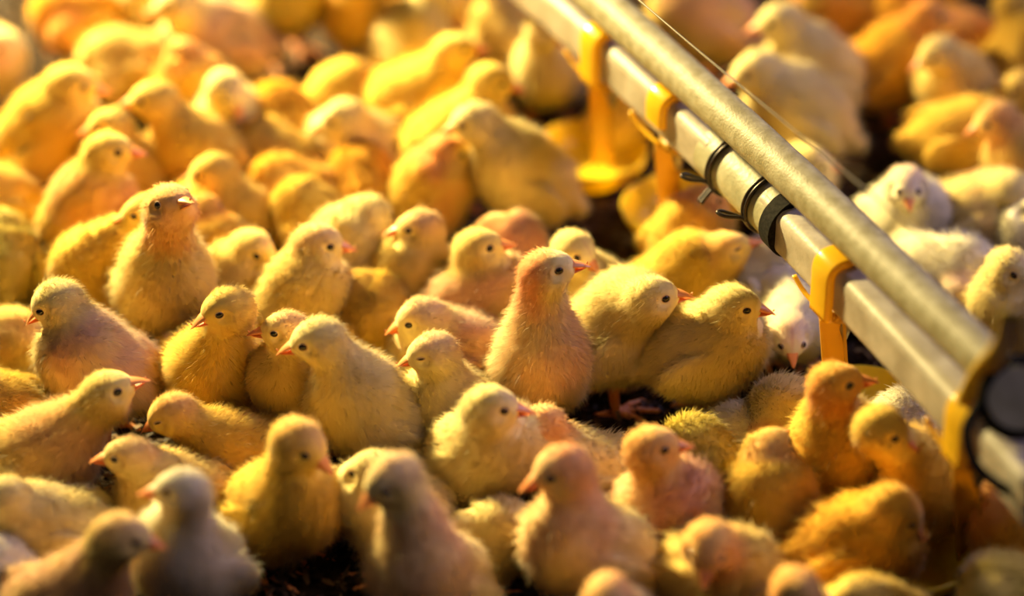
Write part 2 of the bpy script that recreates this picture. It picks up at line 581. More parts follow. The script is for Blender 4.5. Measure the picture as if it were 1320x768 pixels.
# anti-roost wire
wp = [at_z(700, -112, .176), at_z(826, 0, .175), at_z(905, 72, .174), at_z(1060, 197, .172), at_z(1180, 297, .171), at_z(1300, 400, .170)]
wr = spline(wp, 60); wr = np.vstack([wr[0] + (wr[0] - wr[4]) / np.linalg.norm(wr[0] - wr[4]) * .32, wr]); v, f = tube_path(wr - wr[30], .00045, 8)
tag(obj('steel_wire', mesh_np('steel_wire', v, f, [M['steel']]), None, wr[30]), 'thin steel wire stretched above and right of the round pipe', 'wire')


# blurred hanger at the right edge
def hanger():
    p, d, i = tl_at(1262, 548)
    s = nrm(np.cross(d, (0, 0, 1))); s = s if s[0] > 0 else -s
    o0 = p.copy()
    root = empty('pipe_hanger', p)
    a = [at_z(1246, 520, .108), at_z(1264, 482, .13), at_z(1292, 446, .16), at_z(1302, 400, .19)]
    path = spline_cr(a, 40) - o0
    v, f = sweep(path, rrect(.009, .004, .0015, 4), up=-VIEW)
    obj('strap', mesh_np('strap', v, f, [M['hang']]), root)
    # pipe end holder ring
    c = at_z(1312, 512, .125) - o0
    t = np.linspace(0, 2 * np.pi, 50)
    ring = np.array([c + RGT * .0135 * math.cos(x) + UPV * .0145 * math.sin(x) + VIEW * .004 * math.sin(2 * x) for x in t])
    v, f = tube_path(ring, .0022, 10)
    obj('black_cord', mesh_np('black_cord', v, f, [M['rubber']]), root)['label'] = 'black cord loop'
    tail = spline_cr([ring[25], ring[25] + RGT * -.006 - UPV * .012, ring[25] - UPV * .026 + RGT * -.002, ring[25] - UPV * .036 + RGT * .012, ring[25] - UPV * .04 + RGT * .03], 30)
    v, f = tube_path(tail, .0022, 10)
    obj('black_cord', mesh_np('black_cord', v, f, [M['rubber']]), root)
    # bulging moulded block below
    cc = at_z(1278, 556, .10) - o0
    th = np.arange(24) / 24 * 2 * np.pi
    prof = [(.002, .015), (.006, .0135), (.0085, .007), (.0088, -.004), (.006, -.012), (.002, -.015)]
    V = np.array([cc + RGT * r_ * math.cos(x) + VIEW * r_ * .7 * math.sin(x) + UPV * z_ for r_, z_ in prof for x in th])
    ii = np.arange(len(V)).reshape(-1, 24); jj = np.roll(ii, -1, 1)
    q = np.stack([ii[:-1], jj[:-1], jj[1:], ii[1:]], -1).reshape(-1, 4)
    obj('moulded_lug', mesh_np('moulded_lug', V, [q, np.stack([ii[0][::-1], ii[-1]])], [M['hang']]), root)
    # olive pulley disc held inside the cord loop
    v, f = tube_path(np.array([c + VIEW * .003, c - VIEW * .003]), .0122, 32)
    shade_auto(obj('pulley', mesh_np('pulley', v, f, [M['sleeve']]), root))
    tag(root, 'blurred yellow plastic hanger strap with a black cord loop at the right edge', 'hanger')


M['hang'] = mat('old yellow plastic', (.55, .36, .03), .4, spec=.5)
hanger()


# ---------------------------------------------------------------- chick templates
def frame(yaw, pitch, roll=0.0):
    y, p, r = map(math.radians, (yaw, pitch, roll))
    F = np.array([math.cos(y) * math.cos(p), math.sin(y) * math.cos(p), math.sin(p)])
    L = np.array([-math.sin(y), math.cos(y), 0.0])
    U = np.cross(F, L)
    L2 = L * math.cos(r) + U * math.sin(r); U2 = -L * math.sin(r) + U * math.cos(r)
    return np.stack([F, L2, U2], 1)     # columns forward, left, up


def beak_mesh():
    """upper and lower mandible, 1 unit = 1 cm, base at the origin, pointing +x"""
    parts = []
    K = 20
    for up in (True, False):
        rings = []
        n = 12
        Lb = .88 if up else .70
        for a in range(n + 1):
            t = a / n
            x = -.25 + (Lb + .25) * t
            w = (.34 * (1 - t) ** .75 + .015)
            if up:
                topz = .27 * (1 - t ** 1.7) - .02 - .10 * t * t; botz = -.02 - .085 * t ** 2
            else:
                topz = -.03 - .06 * t; botz = -.19 * (1 - t ** 1.4) - .06 - .03 * t
            cz = (topz + botz) / 2; hz = max((topz - botz) / 2, .008)
            for k in range(K):
                th = 2 * math.pi * k / K
                cy = math.cos(th); sz = math.sin(th)
                if up and sz < 0: sz *= .55
                if not up and sz > 0: sz *= .5
                rings.append((x, w * (abs(cy) ** .9) * (1 if cy > 0 else -1), cz + hz * sz))
        V = np.array(rings); i = np.arange(len(V)).reshape(n + 1, K); j = np.roll(i, -1, 1)
        q = np.stack([i[:-1], j[:-1], j[1:], i[1:]], -1).reshape(-1, 4)
        parts.append((V, [q, np.stack([i[0][::-1], i[-1]])]))
    for sgn in (-1, 1):                 # nostril pits and egg tooth as tiny raised beads
        v, f = tube_path(np.array([[.10, sgn * .20, .13], [.2, sgn * .175, .10], [.27, sgn * .15, .07]]), np.array([.02, .03, .015]), 8)
        parts.append((v, f))
    v, f = tube_path(np.array([[.70, 0, .05], [.73, 0, .10], [.75, 0, .13]]), np.array([.045, .035, .01]), 8)
    parts.append((v, f))
    V, F = merge(parts)
    return mesh_np('beak', V * CM, F, [M['beak']])


def eye_mesh(closed):
    """eyeball plus lid ring; outward is +x, forward is +y, up +z; 1 unit = 1 cm"""
    V = []; nu, nv = 16, 24
    R = .205
    hz = .30 if closed else .86
    for a in range(nu + 1):
        ph = math.pi * a / nu
        for b in range(nv):
            th = 2 * math.pi * b / nv
            V.append((R * math.cos(ph) * .75, R * math.sin(ph) * math.cos(th), hz * R * math.sin(ph) * math.sin(th)))
    V = np.array(V); i = np.arange(len(V)).reshape(nu + 1, nv); j = np.roll(i, -1, 1)
    q = np.stack([i[:-1], j[:-1], j[1:], i[1:]], -1).reshape(-1, 4)[:, ::-1]
    t = np.linspace(0, 2 * np.pi, 30)
    ring = np.stack([np.full(30, .045), (R * .97) * np.cos(t), hz * (R * 1.02) * np.sin(t)], 1)
    v2, f2 = tube_path(ring, .020 if not closed else .045, 8)
    Vm, Fm = merge([(V, [q]), (v2, f2)])
    nq = len(q)
    idx = []
    for f in Fm:
        if f.shape[1] == 4: idx += [0] * nq + [1] * (len(f) - nq)
        else: idx += [1] * len(f)
    return mesh_np('eye', Vm * CM, Fm, [M['eye'], M['lid']], idx)


def leg_mesh():
    """shank 2.8 cm up from the ground, toes towards +x"""
    segs = [((.0, 0, .22), (-.25, 0, 2.9), .19, .30), ((.0, 0, .2), (.25, 0, .17), .21, .19)]
    for a, L in ((0, 2.0), (33, 1.65), (-33, 1.65)):
        c, s = math.cos(math.radians(a)), math.sin(math.radians(a))
        segs += [((.1 * c, .1 * s, .2), (L * .45 * c, L * .45 * s, .24), .17, .125), ((L * .45 * c, L * .45 * s, .24), (L * .85 * c, L * .85 * s, .12), .135, .10),
                 ((L * .85 * c, L * .85 * s, .12), (L * 1.05 * c, L * 1.05 * s, .03), .075, .02)]
    segs += [((0, 0, .2), (-.75, .1, .12), .15, .09), ((-.75, .1, .12), (-.95, .12, .03), .07, .02)]

    def f(P):
        d = None
        for a, b, ra, rb in segs:
            a = np.array(a, float); b = np.array(b, float); ab = b - a
            t = np.clip(((P - a) @ ab) / (ab @ ab), 0, 1)
            e = np.linalg.norm(P - (a + t[:, None] * ab), axis=1) - (ra + (rb - ra) * t)
            d = e if d is None else smin(d, e, .10)
        return d
    V, Q = surface_net(f, np.array([-1.2, -1.3, -.15]), np.array([2.4, 1.3, 3.3]), .055)
    return mesh_np('leg', V * CM, [Q], [M['leg']])


BEAK = beak_mesh(); EYE_O = eye_mesh(False); EYE_S = eye_mesh(True); LEG = leg_mesh()

YEL = np.array([.86, .60, .10]); PALE = np.array([.90, .76, .36]); WHITE = np.array([.88, .82, .64])
GOLD = np.array([.86, .50, .05]); PINK = np.array([.90, .42, .34]); ORANGE = np.array([.92, .36, .10]); OLIVE = np.array([.72, .58, .12])
BASE = {'y': YEL, 'p': PALE, 'w': WHITE, 'g': GOLD, 'l': OLIVE, 'm': (YEL + PALE) / 2}
GROUP = 'chicks of the flock'
LOG = []


def chick(label, bx, by, bh, yaw, pitch, hx, hy, hyaw, hpitch, col='y', eye='o', det=1, s=1.0, hd=0.0, roll=0.0, hroll=0.0, leg=True, bs=.88, E=None, ef=.06, hk=1.0, nudge=0.0):
    b = s * bs
    hs = s * .77 * hk
    seed = len(LOG) + 11
    rg = np.random.default_rng(seed)
    Bw = at_z(bx, by, bh * b * CM) + nudge
    base = np.array([Bw[0], Bw[1], 0.0])
    R = frame(yaw, pitch, roll); F, L, U = R.T
    B = np.array([0, 0, bh * b])
    fh = np.array([math.cos(math.radians(yaw)), math.sin(math.radians(yaw)), 0])
    off = fh * 2.5 * math.cos(math.radians(pitch)) ** .7 * s + np.array([0, 0, 2.6 * s])
    depth = (Bw - CAM) @ VIEW + ((off @ VIEW) * 1.0 + hd) * CM
    RH = frame(hyaw, hpitch, hroll); hF, hL, hU = RH.T
    if E:
        sv = -1 if (hL @ VIEW) > 0 else 1
        eo = (hF * .68 + hL * sv * .90 + hU * .24) * hs
        Hw = at_depth(E[0], E[1], depth + (eo @ VIEW) * CM) - eo * CM
    else:
        Hw = at_depth(hx, hy, depth)
    Hc = (Hw - base) / CM
    nv = Hc - B; nl = np.linalg.norm(nv)
    if Hc[2] < 1.5 * s: Hc[2] = 1.5 * s
    LOG.append((label, nl, Hc[2]))
    RH = frame(hyaw, hpitch, hroll); hF, hL, hU = RH.T
    sh = B + (F * 1.15 + U * .55) * b
    nb = Hc - (hF * .35 + hU * .40) * hs
    I3 = RH
    RW = {}
    for sg in (-1, 1):
        a = math.radians(-14)
        f2 = F * math.cos(a) + U * math.sin(a); f2 = nrm(f2 - L * sg * .10)
        u2 = nrm(np.cross(f2, L)); u2 = u2 if u2 @ U > 0 else -u2
        RW[sg] = np.stack([f2, nrm(np.cross(u2, f2)), u2], 1)
    down = np.array([0, 0, -1.0])

    def f(P):
        d = ell(P, B, R, (2.40 * b, 1.85 * b, 1.95 * b))
        d = smin(d, np.linalg.norm(P - (B + (F * 1.1 - U * .10) * b), axis=1) - 1.62 * b, .9)
        d = smin(d, cone(P, B - F * 1.3 * b + U * .1 * b, B - (F * 3.1 - U * .25) * b, 1.4 * b, .40 * b), .8)
        d = smin(d, cone(P, sh, nb, 1.50 * b, .76 * s), .8)
        d = smin(d, np.linalg.norm(P - (B + down * .7 * b + L * .8 * b), axis=1) - 1.3 * b, .6)
        d = smin(d, np.linalg.norm(P - (B + down * .7 * b - L * .8 * b), axis=1) - 1.3 * b, .6)
        w = None
        for sg in (-1, 1):
            e = ell(P, B + (-F * .55 + L * sg * 1.70 + U * .10) * b, RW[sg], (1.85 * b, .42 * b, 1.08 * b))
            w = e if w is None else np.minimum(w, e)
        d = smin(d, w, .18)
        h = ell(P, Hc, RH, (1.24 * hs, 1.04 * hs, .98 * hs))
        h = smin(h, ell(P, Hc + (hF * .66 - hU * .22) * hs, RH, (.62 * hs, .50 * hs, .52 * hs)), .5)
        for sg in (-1, 1):
            h = smin(h, np.linalg.norm(P - (Hc + (hF * .05 + hL * sg * .52 - hU * .38) * hs), axis=1) - .60 * hs, .4)
        d = smin(d, h, .45)
        for sg in (-1, 1):
            e = np.linalg.norm(P - (Hc + (hF * .66 + hL * sg * 1.14 + hU * .20) * hs), axis=1) - .36 * hs
            d = -smin(-d, e, .25)
        d = d + .055 * vnoise(P, 2.4, seed) + .022 * vnoise(P, 6.5, seed + 1)
        return np.maximum(d, -(P[:, 2] - .12))

    lo = np.minimum.reduce([B - 3.9 * s, Hc - 2.1 * s]); hi = np.maximum.reduce([B + 3.9 * s, Hc + 2.1 * s])
    lo[2] = max(lo[2], -.2)
    h_ = (.25, .17, .125)[det]
    V, Q = surface_net(f, lo, hi, h_)
    V = V.astype(np.float64)
    N = grad(f, V)
    for _ in range(1):
        V = V - N * np.clip(f(V), -.08, .08)[:, None]

    # ---- colours of the down
    def colour(P):
        basec = BASE[col[0]]
        hq = (P - Hc) @ RH / hs; bq = (P - B) @ R / s
        dh = np.linalg.norm(P - Hc, axis=1) / hs
        c = np.tile(basec, (len(P), 1))
        lightface = np.clip((2.0 - dh) / 1.2, 0, 1) * .25
        c = c * (1 - lightface[:, None]) + PALE * lightface[:, None]
        under = np.clip((-bq[:, 2] - .8) / 1.5, 0, 1) * .25
        c = c * (1 - under[:, None]) + PALE * under[:, None]
        nz = vnoise(P, 1.6, seed + 5)
        c = c * (1 + .06 * nz[:, None])
        def mixin(mask, colr):
            nonlocal c
            mask = np.clip(mask, 0, 1)[:, None]
            c = c * (1 - mask) + colr * mask
        w2 = .5 + .5 * vnoise(P, 2.6, seed + 6)
        w2 = np.clip(.35 + w2, 0, 1)
        if 'cap' in col:   mixin(np.clip((hq[:, 2] + .1 - .25 * hq[:, 0]) / .9, 0, 1) * np.clip((1.9 - dh) / .4, 0, 1) * .30 * w2, PINK)
        if 'nape' in col:  mixin(np.clip((-hq[:, 0] * .9 + hq[:, 2] * .4 + .25) / .8, 0, 1) * np.clip((3.1 - dh) / 1.0, 0, 1) * .85 * w2, ORANGE * .7 + PINK * .3)
        if 'ruddy' in col: mixin(np.clip((2.4 - dh) / .8, 0, 1) * .55 * w2, ORANGE)
        if 'back' in col:  mixin(np.clip((bq[:, 2] + .3) / 1.0, 0, 1) * np.clip((dh - 1.6) / .8, 0, 1) * .60 * w2, np.array([.80, .46, .42]))
        if 'blush' in col: mixin(np.clip((bq[:, 0] + .8) / 1.2, 0, 1) * np.clip((dh - 1.5) / .8, 0, 1) * .38 * w2, PINK)
        if 'wing' in col:  mixin(np.clip((np.abs(bq[:, 1]) - 1.5) / .5, 0, 1) * .55 * w2, ORANGE)
        # ear opening and the seam in front of it
        for sg in (-1, 1):
            de = np.linalg.norm(hq - np.array([-.22, sg * .98, -.22]), axis=1)
            mixin(np.clip((.24 - de) / .14, 0, 1) * .62, np.array([.42, .24, .12]))
            ds = np.linalg.norm((hq - np.array([.85, sg * .45, -.34])) * np.array([1, 1, 3.0]), axis=1)
            mixin(np.clip((.30 - ds) / .15, 0, 1) * .5, np.array([.75, .42, .25]))
        # crown parting
        mixin(np.clip((.10 - np.abs(hq[:, 1])) / .07, 0, 1) * np.clip(hq[:, 0] / .5, 0, 1) * np.clip((hq[:, 2] + .2) / .4, 0, 1) * np.clip((1.7 - dh) / .3, 0, 1) * .35, PINK * .7)
        if 'spot' in col:
            for sg in (-1, 1):
                ds = np.linalg.norm((bq - np.array([.5, sg * 1.7, 1.0])) * np.array([1.6, .6, .9]), axis=1)
                mixin(np.clip((.36 - ds) / .12, 0, 1) * .9, np.array([.05, .03, .02]))
        return np.clip(c, 0.01, .97)

    CV = colour(V)
    # ---- fluff: tapered blades rooted in the skin
    P0, P1, P2, P3 = (V[Q[:, k]] for k in range(4))
    A = .5 * np.linalg.norm(np.cross(P2 - P0, P3 - P1), axis=1)
    nbld = (9000, 17000, 42000)[det]
    pick = rg.choice(len(Q), nbld, p=A / A.sum())
    uu, vv = rg.random(nbld)[:, None], rg.random(nbld)[:, None]
    X = P0[pick] * (1 - uu) * (1 - vv) + P1[pick] * uu * (1 - vv) + P2[pick] * uu * vv + P3[pick] * (1 - uu) * vv
    NN = N[Q[pick, 0]] + N[Q[pick, 2]]
    NN /= np.linalg.norm(NN, axis=1)[:, None] + 1e-9
    dh = np.linalg.norm(X - Hc, axis=1) / hs
    wgt = np.clip((dh - 1.0) / 1.6, 0, 1)[:, None]
    flow = (-hF * .8 - hU * .35) * (1 - wgt) + (-F * .75 + down * .45) * wgt
    flow = flow + .35 * np.stack([vnoise(X, 5.0, seed + 20 + k) for k in range(3)], 1)
    flow -= NN * np.sum(flow * NN, 1)[:, None]
    flow /= np.linalg.norm(flow, axis=1)[:, None] + .15
    clump = vnoise(X, 9.0, seed + 30)
    fz = rg.random(nbld) < .22
    lift = .50 + .10 * clump + rg.normal(0, .14, nbld) + fz * (.55, .8, .9)[det]
    D = NN * np.clip(lift, .12, 1.9)[:, None] + flow * .75 + rg.normal(0, .13, (nbld, 3))
    D /= np.linalg.norm(D, axis=1)[:, None]
    hq = (X - Hc) @ RH / hs
    face = np.clip((hq[:, 0] - .15) / .8, 0, 1) * np.clip((1.9 - dh) / .3, 0, 1)
    Ln = (.20 + .14 * wgt[:, 0]) * (1 - .82 * face) * rg.uniform(.6, 1.25, nbld) * (1 + .15 * clump) * (1 + .45 * fz) * s
    keep = np.ones(nbld, bool)
    for sg in (-1, 1):
        keep &= np.linalg.norm(hq - np.array([.64, sg * .90, .22]), axis=1) > .36
    if ef > .3:
        for sg in (-1, 1):
            keep &= np.linalg.norm(hq - np.array([1.0, sg * .62, .24]), axis=1) > .42
    keep &= (hq[:, 0] < 1.20) | (dh > 2)
    X, NN, D, Ln, flow, face, fz = X[keep], NN[keep], D[keep], Ln[keep], flow[keep], face[keep], fz[keep]
    nb_ = len(X)
    wd = (.030, .021, .0115)[det] * rg.uniform(.7, 1.3, nb_)[:, None] * (1 - .4 * face[:, None]) * (1 - .4 * fz[:, None])
    sd = np.cross(NN + .30 * rg.normal(size=(nb_, 3)), D); sd /= np.linalg.norm(sd, axis=1)[:, None] + 1e-9
    bend = flow * .22 - NN * .04 + down * .05
    m1 = X + D * (Ln * .55)[:, None]; tp = X + D * Ln[:, None] + bend * Ln[:, None]
    r0 = X - NN * .03
    BV = np.stack([r0 + sd * wd, r0 - sd * wd, m1 - sd * wd * .7, m1 + sd * wd * .7, tp], 1).reshape(-1, 3)
    BV[:, 2] = np.maximum(BV[:, 2], .02)
    nV = len(V)
    b0 = nV + np.arange(nb_)[:, None] * 5
    q2 = b0 + np.array([[0, 1, 2, 3]]); t2 = b0 + np.array([[3, 2, 4]])
    CB = colour(X) * (1 + rg.normal(0, .05, nb_))[:, None]
    CBt = CB * .75 + PALE * .25
    CC = np.ones((nV + nb_ * 5, 4), np.float32)
    CC[:nV, :3] = CV
    CC[nV:, :3] = np.stack([CB, CB, CB, CB, CBt], 1).reshape(-1, 3).clip(0, .98)
    allV = np.concatenate([V, BV])
    me = mesh_np('body', allV * CM, [Q, q2, t2], [M['skin'], M['fluff']],
                 np.concatenate([np.zeros(len(Q)), np.ones(len(q2) + len(t2))]))
    ca = me.color_attributes.new('Col', 'FLOAT_COLOR', 'POINT')
    ca.data.foreach_set('color', CC.ravel())
    NB = (NN * .9 + D * .15); NB /= np.linalg.norm(NB, axis=1)[:, None]
    me.normals_split_custom_set_from_vertices(np.concatenate([N, np.repeat(NB, 5, 0)]).astype(np.float32))
    root = empty('chick', base)
    tag(root, label, 'chick', GROUP)
    obj('body', me, root)
    # ---- beak
    bp = Hc + (hF * 1.22 - hU * .22) * hs
    tilt = frame(hyaw, hpitch - 12, hroll)
    o = obj('beak', BEAK, root)
    o.matrix_local = Matrix.Translation(Vector(bp * CM)) @ Matrix(tilt.tolist()).to_4x4() @ Matrix.Diagonal((s * .85, s * 1.02, s * 1.12, 1))
    # ---- eyes: walk outwards from inside the head to the skin
    for sg in (-1, 1):
        st = Hc + (hF * .62 + hU * .20) * hs
        dr_ = nrm(hL * sg + hF * ef + hU * .04)
        ts = np.linspace(.2, 2.0, 120) * s
        fv = f(st + ts[:, None] * dr_)
        k = np.argmax(fv > 0)
        pe = st + dr_ * (ts[k] - .025 * s)
        ne = nrm(grad(f, pe[None])[0] * .8 + dr_ * 1.2 + hF * .15)
        fw = nrm(hF - ne * (hF @ ne)); up_ = np.cross(ne, fw)
        if up_ @ hU < 0: up_ = -up_
        mm = np.stack([ne, fw, up_], 1)
        if np.linalg.det(mm) < 0: mm[:, 1] *= -1
        o = obj('eye', EYE_O if eye == 'o' else EYE_S, root)
        o.matrix_local = Matrix.Translation(Vector(pe * CM)) @ Matrix(mm.tolist()).to_4x4() @ Matrix.Scale(s * .86, 4)
    # ---- legs
    if leg:
        for sg in (-1, 1):
            lat = np.cross((0, 0, 1), fh) * sg
            o = obj('leg', LEG, root)
            footp = fh * (-.35 + .5 * (rg.random() - .5)) * s + lat * .95 * s
            sz = max((bh * b - .9) / 2.9, .35) if bh > 3 else .5
            o.matrix_local = Matrix.Translation(Vector((footp[0] * CM, footp[1] * CM, 0.0005))) @ Matrix.Rotation(math.radians(yaw + 14 * sg * rg.random()), 4, 'Z') @ Matrix.Diagonal((s, s, sz, 1))
    return root


CH = []
def K(*a, **k): CH.append((a, k))

# label, body px x, y, body height cm, body yaw, pitch, head px x, y, head yaw, pitch
# ---- back left
K('plump golden chick at the back edge with its orange head bent down left', 122, 22, 3.0, 180, -5, 84, 42, 190, -35, 'g ruddy', det=0)
K('pale chick cut off by the top edge, left of the pinkish broad-backed chick', 186, 8, 3.0, -120, 20, 190, -30, -120, 0, 'p', det=0)
K('broad pinkish-backed chick at the top facing left with its beak showing', 290, 48, 3.2, 190, 20, 228, 5, 185, -5, 'p back', det=0, s=1.15)
K('golden chick at the top edge showing only its belly and orange feet', 368, 2, 4.4, -60, 15, 360, -70, -60, 0, 'l', det=0)
K('pale crouching chick behind the big yellow chick at the left', 168, 88, 2.8, 170, -5, 138, 108, 200, -40, 'm', det=0)
K('big yellow chick at the far left facing right with a shaded face', 52, 180, 3.4, 20, 40, 92, 108, 5, -5, 'y', det=0, s=1.2)
K('slim chick with an orange throat stretching its neck up behind the others', 268, 130, 3.4, 150, 35, 238, 72, 150, 50, 'y ruddy', det=0)
K('pale-headed chick with a dark face turned down, at the rear of the left group', 296, 150, 3.0, -60, 20, 293, 115, -50, -35, 'p', det=0)
K('chick facing left with a dark eye, wings golden, above the others at left', 268, 205, 3.2, 170, 25, 206, 142, 180, 0, 'y wing', det=0, s=1.1, E=(180, 133))
K('half hidden chick peering left over the upright chick at the left', 186, 222, 3.2, 185, 30, 146, 168, 185, -5, 'y', det=0, E=(125, 168))
K('upright chick facing right with a slim neck and pale belly at the left', 104, 290, 3.6, 20, 52, 138, 198, 0, 6, 'y blush', det=0, s=1.1, E=(152, 199))
K('chick with a white brow looking left behind the chick with raised beak', 312, 278, 3.0, 165, 20, 280, 228, 175, -10, 'y wing', det=1, E=(255, 228))
K('chick standing to face us with head raised high and beak pointing up', 216.0, 355, 4.2, -70, 50, 217, 268, -45, 45, 'm ruddy', det=1, s=1.12, hd=-.5, hk=1.22, bs=0.92)
K('small chick with an orange beak looking left beside the chick with raised beak', 152, 360, 3.2, 195, 40, 176, 278, 190, -4, 'y', det=1, E=(173, 281))
K('pale yellow rump at the left edge above the dark gold one', -6, 255, 2.8, 190, 10, -70, 230, 180, 0, 'y', det=0)
K('dark gold chick sitting with its back to us at the left edge', 22, 335, 2.7, 100, 10, 0, 290, 110, 0, 'l', det=0)
K('chick half hidden right of the chick with raised beak, only a cheek showing', 292, 340, 3.0, 110, 20, 262, 270, 60, -10, 'y ruddy', det=1)
K('sleepy chick with its head turned back over an orange wing edge', 322, 385, 3.0, 160, 20, 326, 340, -30, -10, 'm', det=1, E=(329, 332))
K('chick with a lilac crown and pink beak facing right in the middle distance', 385, 380, 3.4, 25, 45, 408, 326, 2, -2, 'm cap', det=1, s=1.08, E=(426, 320))
# ---- left column
K('pink-backed fluffy chick standing in profile facing left on bare litter', 114.0, 474, 4.1, 160, 32, 66, 400, 182, -28, 'p back', det=2, s=1.1, E=(51, 404))
K('drowsy chick at the left edge behind the pink-backed standing chick', -6, 470, 3.0, 30, 10, 24, 446, 10, -25, 'm cap', eye='s', det=2, bs=0.8)
K('yellow downy back cut by the left edge below the drowsy chick', 10, 532, 2.7, 170, 8, -40, 500, 180, 0, 'y', det=2)
K('sitting chick at the left edge with raised head looking up to the right', 44, 608, 2.8, 10, 14, 130, 518, 10, 26, 'm blush', det=2, s=1.12, E=(152, 507))
K('dozing chick curled low with closed eye behind the left-facing chick', 306, 600, 2.5, 175, 5, 222, 548, 184, -22, 'y cap', eye='s', det=2, E=(203, 547))
K('low chick facing left with an orange beak, between two yellow chicks at lower left', 246, 636, 3.0, 175, 12, 166, 598, 182, 2, 'm cap', det=1, E=(147, 595))
K('whitish chick facing left with orange beak and grey-white chest', 244, 720, 3.4, 220, 40, 240, 638, 184, 6, 'w', det=1, s=1.05, E=(214, 639))
K('sitting chick with a dark mark on its shoulder and head turned down right', 358, 648, 3.0, -30, 28, 382, 578, -30, -22, 'y cap spot', det=1, s=1.12, E=(391, 590))
K('cream rounded back at the left edge low down, head tucked to the left', 50, 682, 2.7, 178, 5, 2, 640, 180, -20, 'p', det=1)
K('pinkish chick in the bottom left corner facing right with a dark beak', 70, 780, 3.0, 10, 10, 152, 694, 0, -10, 'm back cap', det=0, s=1.1, E=(175, 702), hd=-1.5)
K('small whitish rump cut by the lower left edge', -10, 732, 2.7, 180, 10, -60, 690, 180, 0, 'w', det=0)
K('round sitting chick facing left with a bright eye, alone before dark litter', 290, 482, 2.8, -86, 22, 290, 408, 206, -6, 'y', det=2, s=1.08, E=(284, 408), bs=0.97)
K('slim chick with orange beak facing left behind the big pale-headed chick', 400, 508, 3.8, 195, 50, 358, 430, 184, 8, 'm cap', det=2, E=(353, 432))
K('large pale-headed chick standing facing left in the middle of the flock', 476, 522, 3.6, 190, 48, 430, 448, 183, -8, 'p', det=2, s=1.14, E=(390, 449))
K('chick with an orange beak facing left above the chicks in the centre', 548, 372, 3.2, 165, 30, 544, 302, 184, 2, 'm cap', det=2, E=(526, 299))
K('pink chick seen from behind with its head turned away', 655, 338, 3.6, 70, 40, 638, 296, 80, 10, 'p nape back cap blush', det=2, s=0.84)
K('cream-headed chick with white breast looking right with pink beak', 592, 382, 3.4, 15, 30, 620, 326, 4, 14, 'm back', det=2, s=1.05, E=(632, 322))
K('pink-crowned chick facing left with a bright eye in the centre', 595, 448, 3.2, 170, 12, 548, 420, 188, -12, 'p back cap', det=2, s=1.05, E=(527, 421))
K('dozing chick with closed eye and shadowy face turned down left', 574, 520, 3.2, 200, 30, 580, 466, 190, -8, 'p cap', eye='s', det=2, E=(543, 464))
K('tall chick with an orange nape and pink flank standing upright in the centre', 692, 462, 4.0, -60, 66, 700, 368, 2, 18, 'p nape blush', det=2, s=1.12, E=(721, 351))
K('pale fuzzy-headed chick peering down right behind the tall pink chick', 752, 385, 3.2, -50, 30, 744, 330, -40, -14, 'p', det=2, s=.95, E=(742, 334))
K('pale yellow chick leaning right with small orange beak, standing on bare litter', 796, 436, 4.1, 20, 34, 844, 388, 4, 10, 'p', det=2, s=1.12, E=(859, 387), hd=-1.5)
K('round cream chick looking right before the pipe with narrowed eyes', 889, 452, 4.0, 10, 18, 938, 398, -4, 2, 'p', det=2, s=1.12, E=(963, 402))
K('chick with a pink brow facing the camera with its head hanging down', 1018, 404, 3.4, -80, -5, 1017, 431, -84, -15, 'w cap', det=2, s=0.92, ef=0.6, hk=1.1)
K('pink-capped chick stretching its beak up to touch the water tube', 884, 364, 3.6, 20, 28, 930, 312, 2, 28, 'y cap', eye='s', det=2, E=(951, 323), s=1.0)
K('glowing orange chick beneath the tube, behind the pink-capped one', 894, 305, 3.6, 40, 35, 908, 262, 30, 20, 'y ruddy', det=1, s=0.92)
# ---- back centre
K('chick at the top edge standing on one visible orange leg', 460, 16, 4.2, -70, 30, 460, -50, -70, 0, 'y', det=0)
K('big pale back rising to the top edge in the centre', 524, 66, 3.4, 80, 30, 560, -10, 60, 0, 'p', det=0, s=1.1)
K('small yellow head at the top edge above the pale chicks', 600, -10, 3.0, -60, 20, 590, 2, -80, -30, 'y', det=0)
K('chick bending right with a dark face among the pale chicks at the back', 528.0, 144.0, 3.0, 10, 15, 590, 74, 0, 12, 'y', det=0, s=1.05, E=(598, 67), bs=1.05)
K('bright pale back beside the bending chick at the rear', 648, 46, 3.0, 100, 15, 640, 0, 110, 0, 'm', det=0)
K('chick facing right with its dark eye showing, above the big sitting chick', 570.0, 184.0, 3.0, 20, 18, 622, 106, 0, -8, 'y', det=0, s=1.05, E=(649, 111), bs=1.05)
K('big chick standing on the litter edge looking left, left of the yellow cup', 664.0, 220.0, 3.9, 170, 34, 610, 160, 184, -8, 'p', det=1, E=(596, 164), s=1.08)
K('chick with an orange nape and orange wing patch facing right', 542, 242, 3.2, 30, 40, 574, 208, 5, -10, 'y nape wing', det=1, E=(596, 201))
K('pale chick facing left with a red beak in the back centre', 466, 186, 3.0, 180, 15, 436, 162, 186, -14, 'p', det=0, s=1.05, E=(426, 160))
K('small bright head rising behind the pale chick in the back centre', 432, 150, 3.2, 60, 20, 434, 110, -40, -5, 'y', det=0)
K('yellow chick back at the left of the back centre group', 374, 178, 3.0, 120, 10, 392, 152, 60, -10, 'g', det=0)
K('golden low chick left of the pale red-beaked chick', 380, 208, 2.8, 150, 10, 350, 190, 150, -20, 'y', det=0)
K('orange-gold back lying low in front of the pale red-beaked chick', 400, 252, 2.6, 170, 6, 368, 252, 190, -30, 'g', det=0)
K('second orange-gold back nestled left of the orange-winged chick', 468, 240, 2.6, 100, 8, 480, 222, 80, -10, 'g', det=0)
